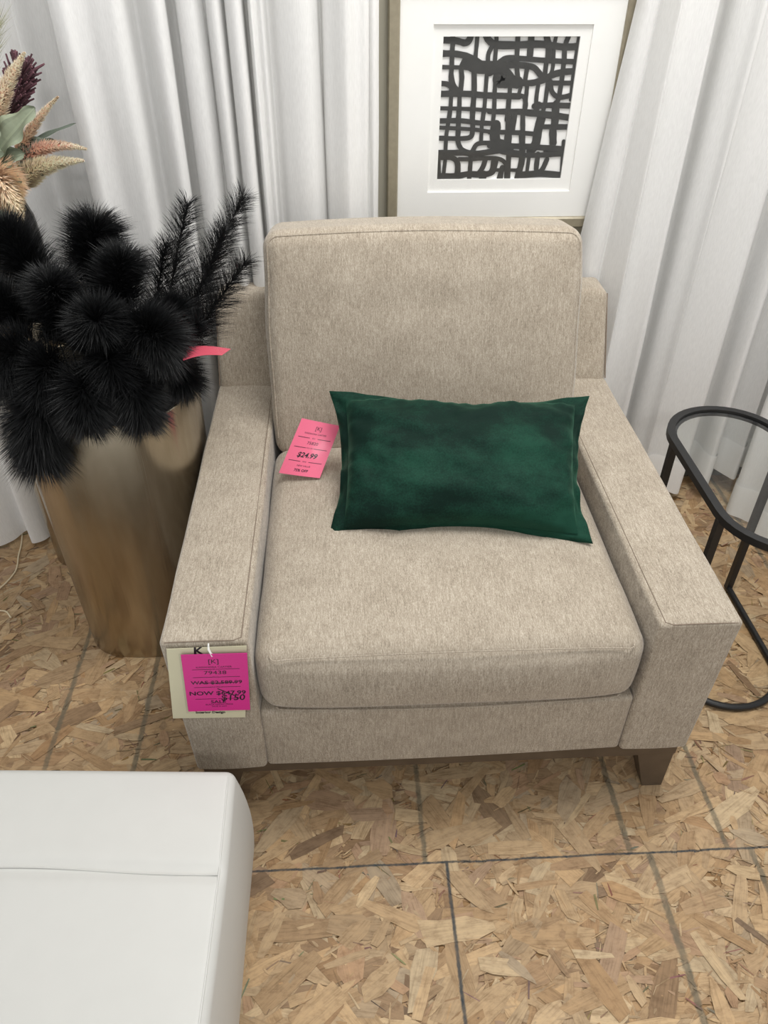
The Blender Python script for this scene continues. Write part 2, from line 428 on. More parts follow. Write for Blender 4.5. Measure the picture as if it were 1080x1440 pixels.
# ------------------------------------------------------------------ armchair
def armchair():
    W, D, H, B, A = 1.0, .86, .5175, .157, .148
    th = thing('armchair', 'taupe chenille armchair with boxy arms standing before the white curtains', 'armchair', (.5, .5, 0))
    for sx in (0, 1):
        def df(w, u, sx=sx):
            crown = .004 * (1 - u[0] ** 2) * (1 if u[2] > .9 else 0)
            k = (1 - u[2]) * .5                      # the panels draw in a little towards the bottom
            x = w.x + (.012 * k if sx == 0 else -.012 * k) * (1 if (u[0] < 0) == (sx == 0) else .15)
            b = .003 * mnoise.noise(Vector((w.x * 6, w.y * 6, w.z * 6)))
            return Vector((x + b, w.y - .003 * (1 - u[0] ** 2) * (1 if u[1] < -.9 else 0), w.z + crown + b * .5))
        x0, x1 = (0, A) if sx == 0 else (W - A, W)
        mb = MB(); soft_box(mb, x0, x1, 0, D + .02, B - (.009 if sx == 0 else .001), H, .009, (8, 26, 14), df)
        arm = mb.build('arm', M['cloth'], th, angle=60)
        s = MB(); e = .0105; r = .0011
        xi, xo = (A - e, e) if sx == 0 else (W - A + e, W - e)
        zt = H - .0015
        bi = (.0018 if sx == 0 else -.0018)
        s.tube([(xo + (xi - xo) * k / 10, .0022 - .003 * (1 - (-1 + .2 * k) ** 2), H - .0020 + .004 * (1 - (-1 + .2 * k) ** 2)) for k in range(10)] + [(xi, y, H + .0010) for y in (.006, .03, .2, .4, .6, .85)], r, 6)
        s.build('seam', M['seam'], arm)
    # back frame, leaning
    def dfb(w, u):
        k = max(0, (w.z - H) / .206); fy = (1.045 - w.y) / .185
        y = w.y + .095 * k * max(0, min(1, fy))
        x = w.x + (.5 - w.x) * .012 * k
        return Vector((x, y, w.z))
    mb = MB(); soft_box(mb, 0.001, W - .001, D, 1.045, B, .7236, .02, (20, 5, 18), dfb)
    bk = mb.build('backrest', M['cloth'], th, angle=60)
    for xa, xb in ((.004, .007), (W - .004, W - .007)):
        MB().tube([(xa, D + .004, H + .004), (xb, D + .098, .712)], .0016, 6).build('seam', M['seam'], bk)
    # front panel and seat deck
    mb = MB(); soft_box(mb, A + .001, W - A - .001, .004, D, B, .318, .01, (14, 6, 6), lambda w, u: w + Vector((0, -.004 * (1 - u[0] ** 2) * (1 if u[1] < -.9 else 0), -.009 * (1 - u[0]) * .5 * (1 if u[2] < 0 else 0))))
    mb.build('front_panel', M['cloth'], th, angle=60)
    # seat cushion
    def dfs(w, u):
        cr = max(0, (1 - u[0] ** 4)) * max(0, 1 - abs(u[1]) ** 3)
        z = w.z
        if u[2] > 0: z += .036 * cr * u[2] + .004 * mnoise.noise(Vector((w.x * 5, w.y * 5, 2)))
        else: z += .004 * cr * u[2]
        y = w.y
        if u[1] < -.5: y += -.014 * (1 - u[2] ** 2) * (1 - u[0] ** 4) + .012 * abs(u[0]) ** 8
        x = w.x + (.004 * (1 - u[2] ** 2) + .002 * mnoise.noise(Vector((w.y * 7, w.z * 9, 0)))) * (1 if u[0] > 0 else -1) * (1 if abs(u[0]) > .9 else 0)
        return Vector((x, y, z))
    mb = MB(); soft_box(mb, A + .005, W - A - .005, -.008, .66, .322, .472, .034, (26, 24, 8), dfs, nr=6)
    seat = mb.build('seat_cushion', M['cloth'], th, angle=None)
    s = MB()
    def edge(x, z, r=.034):                     # the piping round the front boxing
        return z
    c = catmull([(.176, .03, .4655), (.185, .0, .4645), (.22, -.002, .4675), (.35, -.005, .474), (.5, -.006, .476), (.65, -.005, .474), (.78, -.002, .4675), (.815, .0, .4645), (.824, .03, .4655)], 6)
    s.tube(c, .0014, 6); s.build('piping', M['cloth'], seat); s = MB()
    c = catmull([(.18, .004, .331), (.22, -.001, .3275), (.5, -.008, .3255), (.78, -.001, .3275), (.82, .004, .331)], 6); s.tube(c, .0012, 6)
    s.build('piping', M['cloth'], seat)
    # back cushion, leaning against the frame
    y0, z0b, z1b = .63, .448, .932
    def dfc(w, u):
        t = (w.z - z0b) / (z1b - z0b)
        lean = .155 * t
        y = w.y + lean
        if u[1] < 0: y += -.026 * max(0, 1 - u[0] ** 2) * max(0, 1 - u[2] ** 2) + .004 * mnoise.noise(Vector((w.x * 4, w.z * 4, 7)))
        z = w.z - (w.y - y0) * .18 * max(0, u[2])
        if u[2] > .5: z += .012 * (1 - u[0] ** 2)
        x = w.x + (w.x - .505) * (.02 * (1 - u[2] ** 2)) + .003 * mnoise.noise(Vector((w.z * 9, w.y * 5, 3)))
        return Vector((x, y, z))
    mb = MB(); soft_box(mb, .154, .858, y0, y0 + .17, z0b, z1b, .034, (26, 8, 22), dfc, nr=6)
    bc = mb.build('back_cushion', M['cloth'], th, angle=None)
    def onface(x, z):
        u = ((x - .506) / .352, -1, (z - .69) / .242)
        return dfc(Vector((x, y0 + .0085, z)), u)
    s = MB(); m = .0105
    loop = [(.154 + m, z0b + .05)] + [(.154 + m, z0b + (z1b - z0b) * k / 10) for k in range(1, 10)] + [(.154 + m, z1b - .03), (.154 + m + .008, z1b - .016), (.154 + .03, z1b - m)]
    loop += [(.20 + .61 * k / 10, z1b - m) for k in range(11)] + [(.858 - .03, z1b - m), (.858 - m - .008, z1b - .016), (.858 - m, z1b - .03)] + [(.858 - m, z0b + (z1b - z0b) * k / 10) for k in range(9, 0, -1)]
    s.tube([onface(x, z) for x, z in loop], .0016, 6)
    s.build('piping', M['cloth'], bc)
    # wooden plinth and legs
    mb = MB(); soft_box(mb, .02, .98, 0.012, 1.03, .117, .1575, .004, (4, 4, 2))
    mb.build('plinth', M['wood'], th, smooth=False)
    for (lx, ly) in ((0, 0), (1, 0), (0, 1), (1, 1)):
        xo = .022 if lx == 0 else .978; dx = 1 if lx == 0 else -1
        yo = .016 if ly == 0 else 1.028; dy = 1 if ly == 0 else -1
        def ring(w, d, z, off=0):
            r = [(xo + dx * off, yo + dy * off, z), (xo + dx * w, yo + dy * off, z), (xo + dx * w, yo + dy * d, z), (xo + dx * off, yo + dy * d, z)]
            return r if dx * dy > 0 else r[::-1]
        mb = MB(); mb.loft([ring(.042, .042, 0), ring(.074, .074, .112), ring(.076, .076, .118)])
        mb.build('leg', M['wood'], th, smooth=False)
    return th
armchair()

# ------------------------------------------------------------------ green pillow
PC = dict(bl=Vector((.279, .283, .505)), br=Vector((.803, .238, .505)), tl=Vector((.288, .55, .685)), tr=Vector((.853, .552, .657)))
def pillow():
    th = thing('throw_pillow', 'dark green velvet lumbar pillow with wide flange on the taupe armchair seat', 'pillow', (.55, .35, .5))
    nrm = ((PC['br'] - PC['bl']).cross(PC['tl'] - PC['bl'])).normalized()
    if nrm.z < 0: nrm = -nrm
    def base(u, v):
        s, t = (u + 1) / 2, (v + 1) / 2
        p = PC['bl'] * (1 - s) * (1 - t) + PC['br'] * s * (1 - t) + PC['tl'] * (1 - s) * t + PC['tr'] * s * t
        cen = (PC['bl'] + PC['br'] + PC['tl'] + PC['tr']) / 4
        pin = .095 * (abs(u) ** 4) * (1 - abs(v) ** 2.6) + .125 * (abs(v) ** 4) * (1 - abs(u) ** 3) * (1 + .35 * math.sin(u * 4 + 1.2))
        p = p + (cen - p) * pin
        w = .010 * mnoise.noise(Vector((u * 3.1, v * 2.3, 4))) + .004 * mnoise.noise(Vector((u * 8, v * 6, 1)))
        e = max(abs(u), abs(v))
        return p + nrm * (w * e * e)
    # body
    n, m = 64, 40; lim = .905; mb = MB()
    def B(i, j, sgn):
        a = -1 + 2 * i / n; b = -1 + 2 * j / m
        prof = max(0, 1 - abs(a) ** 5) ** .5 * max(0, 1 - abs(b) ** 4) ** .5 * (.72 + .28 * (1 - a * a) * (1 - b * b))
        wr = .004 * max(0, b + .2) * math.sin(a * 11 - b * 9 + 2.5 * mnoise.noise(Vector((a * 2, b * 2, 11)))) * (1 - a * a) + .010 * mnoise.noise(Vector((a * 4 + b * 2.2, b * 3, 2))) + .0018 * mnoise.noise(Vector((a * 14, b * 9, 5)))
        pk = .003 * math.sin(a * 46) * max(0, abs(b) - .75) * 4 + .003 * math.sin(b * 30) * max(0, abs(a) - .8) * 4
        th_ = (.074 if sgn > 0 else .045) * prof
        return base(a * lim, b * .895 - .035) + nrm * sgn * (th_ + (wr + pk) * (1 if prof > .02 else 0) + .0005)
    for sgn in (1, -1):
        vs = [B(i, j, sgn) for j in range(m + 1) for i in range(n + 1)]
        fs = []
        for j in range(m):
            for i in range(n):
                q = (j * (n + 1) + i, j * (n + 1) + i + 1, (j + 1) * (n + 1) + i + 1, (j + 1) * (n + 1) + i)
                fs.append(q if sgn > 0 else q[::-1])
        mb.add(vs, fs)
    mb.build('cover', M['velvet'], th, angle=None)
    # flange: a thin padded border all round
    mb = MB(); K = 160; rows = 5
    def ringpt(k, f):
        a = k / K * 4; side = int(a) % 4; t = (a - int(a)) * 2 - 1
        iu = .90; u0 = iu + (1 - iu) * f; v0 = .92 + .08 * f; v1 = .85 + .15 * f
        u, v = [(t * u0, -v0), (u0, -v0 + (v1 + v0) * (t + 1) / 2), (-t * u0, v1), (-u0, v1 - (v1 + v0) * (t + 1) / 2)][side]
        p = base(u, v)
        wav = (.008 * math.sin(k * .62) * (.5 + .5 * math.sin(k * .13 + 1)) + .016 * mnoise.noise(Vector((k * .26, f, 8)))) * f
        return p + nrm * (wav - .004 - .020 * f * (1 - .4 * abs(u * v)))
    loops = []
    for f in [0, .25, .5, .75, 1.0]: loops.append([ringpt(k, f) + nrm * .0035 * (1 - .5 * f) for k in range(K)])
    loops.append([ringpt(k, 1.01) for k in range(K)])
    for f in [1.0, .75, .5, .25, 0]: loops.append([ringpt(k, f) - nrm * .0035 * (1 - .5 * f) for k in range(K)])
    mb.loft(loops, False, False)
    mb.build('flange', M['velvet'], th, angle=None)
pillow()

# ------------------------------------------------------------------ text helper (flat lettering printed on cards)
def lettering(text, size, place, m, parent, name='lettering', bold=0.0, shear=0.0, stretch=1.0):
    """place(u, v) -> world point on the card; text is centred on (0,0) of place"""
    cu = bpy.data.curves.new('tmp', 'FONT'); cu.body = text; cu.size = size; cu.align_x = 'CENTER'; cu.align_y = 'CENTER'
    cu.offset = bold; cu.shear = shear; cu.resolution_u = 3
    ob = bpy.data.objects.new('tmp', cu); col.objects.link(ob)
    dg = bpy.context.evaluated_depsgraph_get(); me = ob.evaluated_get(dg).to_mesh()
    mb = MB(); mb.add([place(v.co.x * stretch, v.co.y) for v in me.vertices], [tuple(p.vertices) for p in me.polygons])
    ob.evaluated_get(dg).to_mesh_clear(); bpy.data.objects.remove(ob); bpy.data.curves.remove(cu)
    return mb.build(name, m, parent, smooth=False)
def card_frame(bl, br, tl, tr):
    bl, br, tl, tr = map(Vector, (bl, br, tl, tr))
    n = (br - bl).cross(tl - bl).normalized()
    def P(s, t, off=0):
        return bl * (1 - s) * (1 - t) + br * s * (1 - t) + tl * (1 - s) * t + tr * s * t + n * off
    return P, n, (br - bl).length, (tl - bl).length
def card(mb, P, thick, off=0, n=8, curl=0.0, s0=0, s1=1, t0=0, t1=1):
    g = lambda i, j, o: P(s0 + (s1 - s0) * i / n, t0 + (t1 - t0) * j / n, off + o + curl * math.sin(PI * i / n))
    for o, flip in ((thick, False), (0, True)):
        vs = [g(i, j, o) for j in range(n + 1) for i in range(n + 1)]
        fs = [(j * (n + 1) + i, j * (n + 1) + i + 1, (j + 1) * (n + 1) + i + 1, (j + 1) * (n + 1) + i) for j in range(n) for i in range(n)]
        mb.add(vs, [f[::-1] for f in fs] if flip else fs)
    rim = [(i, 0) for i in range(n)] + [(n, j) for j in range(n)] + [(i, n) for i in range(n, 0, -1)] + [(0, j) for j in range(n, 0, -1)]
    k = len(rim)
    mb.add([g(i, j, 0) for i, j in rim] + [g(i, j, thick) for i, j in rim], [(a, (a + 1) % k, k + (a + 1) % k, k + a) for a in range(k)])
    return mb
def rule(P, s0, s1, t, w, off, mb, curl=0.0):
    n = 8
    for i in range(n):
        a = s0 + (s1 - s0) * i / n; b = s0 + (s1 - s0) * (i + 1) / n
        ca, cb = curl * math.sin(PI * a), curl * math.sin(PI * b)
        mb.quad(P(a, t - w / 2, off + ca), P(b, t - w / 2, off + cb), P(b, t + w / 2, off + cb), P(a, t + w / 2, off + ca))

# chair price tag: cream card in a clear sleeve, hot pink card in a sleeve on top, white fastener
def chair_tag():
    th = thing('price_tag', 'hot pink sale tag over a cream card hanging from the armchair left arm', 'price tag', (.07, -.012, .33))
    P, n, w, h = card_frame((-.003, -.012, .332), (.126, -.012, .327), (.014, -.006, .510), (.147, -.006, .511))
    card(MB(), P, .0006).build('cream_card', M['cream'], th, smooth=False)['label'] = 'cream card behind'
    mb = MB(); card(mb, lambda s, t, o=0: P(-.02 + s * 1.045, -.015 + t * 1.035, o), .0003, .0012)
    mb.build('clear_sleeve', M['sleeve'], th, smooth=False)
    Q, n2, w2, h2 = card_frame((.029, -.0175, .357), (.138, -.0175, .355), (.037, -.0115, .500), (.147, -.0115, .499))
    pk = card(MB(), Q, .0006).build('pink_card', M['pink_hot'], th, smooth=False)
    mb = MB(); card(mb, lambda s, t, o=0: Q(-.03 + s * 1.05, -.025 + t * 1.05, o), .0003, .0014)
    mb.build('clear_sleeve', M['sleeve'], th, smooth=False)
    def at(s, t): return lambda x, y: Q(s + x / w2, t + y / h2, .0009)
    I = M['ink']
    lettering('[K]', .0145, at(.48, .875), I, pk)
    lettering('KASSANDRA CARTIER', .0055, at(.48, .782), I, pk, stretch=1.1)
    lettering('79438', .0125, at(.49, .685), I, pk, stretch=1.25)
    lettering('WAS $2,589.99', .0118, at(.50, .515), I, pk, bold=.0002, stretch=1.15)
    lettering('NOW $647.99', .0138, at(.50, .325), I, pk, bold=.0003, stretch=1.15)
    lettering('SALE', .0105, at(.50, .168), I, pk, bold=.0002, stretch=1.2)
    lettering('BLACK FRIDAY PRICE', .005, at(.51, .12), I, pk); lettering('SAVE A LOT', .005, at(.51, .085), I, pk)
    lettering('$150', .0205, at(.735, .235), M['marker'], pk, 'handwriting', bold=.0003, shear=.1, stretch=1.0)
    for t, g in ((.745, .08), (.61, .1), (.435, .17), (.225, .03)):
        for a, b in ((.14, .49 - g / 2), (.49 + g / 2, .87)):
            mb = MB(); rule(Q, a, b, t, .007, .0009, mb); mb.build('printed_rule', I, pk, smooth=False)
    mb = MB(); rule(Q, .22, .80, .51, .010, .00095, mb); mb.build('strike_line', I, pk, smooth=False)
    MB().quad(Q(.50, .40, .00095), Q(.76, .27, .00095), Q(.765, .285, .00095), Q(.505, .415, .00095)).build('strike_line', M['marker'], pk, smooth=False)
    for tx, s in (('SKU', .765), ('PRICE', .61), ('SALE PRICE', .435)): lettering(tx, .0042, at(.49, s if tx != 'SKU' else .745), I, pk)
    R = lambda s, t: (lambda x, y: P(s + x / w, t + y / h, .0008))
    lettering('K', .022, R(.39, .955), M['marker'], th, bold=.0008)
    lettering('Interior Design', .0085, R(.52, .085), M['marker'], th, bold=.0003)
    mb = MB(); mb.tube([(.084, .001, .517), (.084, -.004, .514), (.0845, -.008, .508), (.087, -.010, .500), (.091, -.0105, .494), (.088, -.0125, .494), (.083, -.009, .508), (.083, .001, .517)], .0011, 6)
    mb.build('fastener', M['white_plastic'], th)
chair_tag()

# pillow price tag, light pink in a clear sleeve
def pillow_tag():
    th = thing('price_tag', 'light pink $24.99 tag tucked behind the left edge of the green pillow', 'price tag', (.22, .53, .49))
    P, n, w, h = card_frame((.172, .502, .503), (.262, .478, .503), (.2275, .55, .612), (.309, .552, .589))
    curl = .004
    Pc = lambda s, t, o=0: P(s, t, o)
    pk = card(MB(), Pc, .0006, curl=curl).build('pink_card', M['pink'], th, angle=30)
    card(MB(), lambda s, t, o=0: P(-.03 + s * 1.06, -.04 + t * 1.20, o), .0003, .001, curl=curl).build('clear_sleeve', M['sleeve'], th, angle=30)
    def at(s, t): return lambda x, y: P(s + x / w, t + y / h, .0009 + curl * math.sin(PI * max(0, min(1, s + x / w))))
    I = M['ink']
    lettering('[K]', .012, at(.53, .87), I, pk); lettering('KASSANDRA CARTIER', .0052, at(.50, .77), I, pk)
    lettering('75820', .0095, at(.52, .60), I, pk, stretch=1.1); lettering('$24.99', .0165, at(.50, .375), M['marker'], pk, bold=.0004, shear=.15)
    lettering('SKU', .004, at(.50, .69), I, pk); lettering('YOU PAY', .004, at(.50, .51), I, pk); lettering('SAVE', .004, at(.5, .26), I, pk)
    lettering('NEW VALUE', .0055, at(.52, .18), I, pk); lettering('75% OFF', .0085, at(.50, .095), I, pk, bold=.0002)
    for t in (.69, .51, .26):
        for a, b in ((.10, .40), (.60, .92)):
            mb = MB(); rule(P, a, b, t, .009, .0009, mb, curl); mb.build('printed_rule', I, pk, smooth=False)
pillow_tag()

# ------------------------------------------------------------------ ottoman
def ottoman():
    th = thing('ottoman', 'square white upholstered ottoman on the floor in the bottom left foreground', 'ottoman', (-.32, -.5, 0))
    x0, x1, y0, y1, z1 = -.78, .117, -.86, -.112, .318
    def df(w, u):
        z = w.z
        if u[2] > 0:
            z += .010 * (1 - u[0] ** 4) * (1 - u[1] ** 4)
            z += -.006 * math.exp(-((w.y + .293) / .011) ** 2) * (1 - max(0, abs(u[0]) - .97) / .03)
            z += .002 * mnoise.noise(Vector((w.x * 4, w.y * 4, 1)))
        bx = .015 * (1 - u[2] ** 2) * (1 if u[0] > .9 else 0) + .004 * mnoise.noise(Vector((w.y * 5, w.z * 4, 3))) * (1 if u[0] > .9 else 0)
        x, y = w.x + bx, w.y + .008 * (1 - u[2] ** 2) * (1 if u[1] > .9 else 0)
        y += -(x - x1) * .055 * (1 if u[1] > -.5 else 0)
        return Vector((x, y, z))
    mb = MB(); soft_box(mb, x0, x1, y0, y1, .018, z1, .016, (24, 84, 10), df, nr=5)
    body = mb.build('body', M['ottoman'], th, angle=None)
    s = MB()
    def top(x, y, lift=.001):
        u = ((x - (x0 + x1) / 2) / ((x1 - x0) / 2), (y - (y0 + y1) / 2) / ((y1 - y0) / 2), 1)
        return df(Vector((x, y, z1)), u) + Vector((0, 0, lift))
    e = .009
    s.tube([top(x1 - e, y0 + .02 + (y1 - y0 - .034) * k / 40, -.0015) for k in range(41)], .0016, 6)
    s.tube([top(x0 + .02 + (x1 - x0 - .03) * k / 40, -.293 + .004 * math.sin(k * .3), .0012) for k in range(41)], .0014, 6)
    s.build('welt', M['ottoman'], body)
    for lx in (-.72, .06):
        for ly in (-.80, -.19):
            MB().tube([(lx, ly, 0), (lx, ly, .022)], .02, 14).build('foot', M['black_metal'], th)
ottoman()

# ------------------------------------------------------------------ glass-topped side table
def side_table():
    th = thing('side_table', 'black metal oval side table with clear glass top, right of the armchair', 'side table', (1.228, .47, 0))
    def stadium(cx, r, ya, yb, z, n=20):
        p = [(cx + r * math.cos(PI + PI * k / n), ya + r * math.sin(PI + PI * k / n), z) for k in range(n + 1)]
        p += [(cx + r * math.cos(PI * k / n), yb + r * math.sin(PI * k / n), z) for k in range(n + 1)]
        return p
    MB().rect_sweep(stadium(1.228, .134, .335, .605, .4925), .018, .017).build('top_ring', M['black_metal'], th, angle=35)
    MB().rect_sweep(stadium(1.228, .1225, .335, .605, .4885), .008, .004).build('glass_ledge', M['black_metal'], th, angle=35)
    o = stadium(1.228, .1245, .335, .605, .491); mb = MB()
    mb.loft([o, [(x, y, .4965) for x, y, z in o]]); mb.build('glass_top', M['table_glass'], th, angle=35)
    MB().tube([(1.094, .608, .0085)] + stadium(1.228, .134, .335, .605, .0085)[:21] + [(1.362, .608, .0085)], .0085, 10).build('base_rail', M['black_metal'], th)
    for x in (1.094, 1.362):
        for y in (.318, .600):
            MB().hexa([(x - .008, y - .008, .012), (x + .008, y - .008, .012), (x + .008, y + .008, .012), (x - .008, y + .008, .012)],
                      [(x - .008, y - .008, .486), (x + .008, y - .008, .486), (x + .008, y + .008, .486), (x - .008, y + .008, .486)]).build('leg', M['black_metal'], th, smooth=False)
side_table()

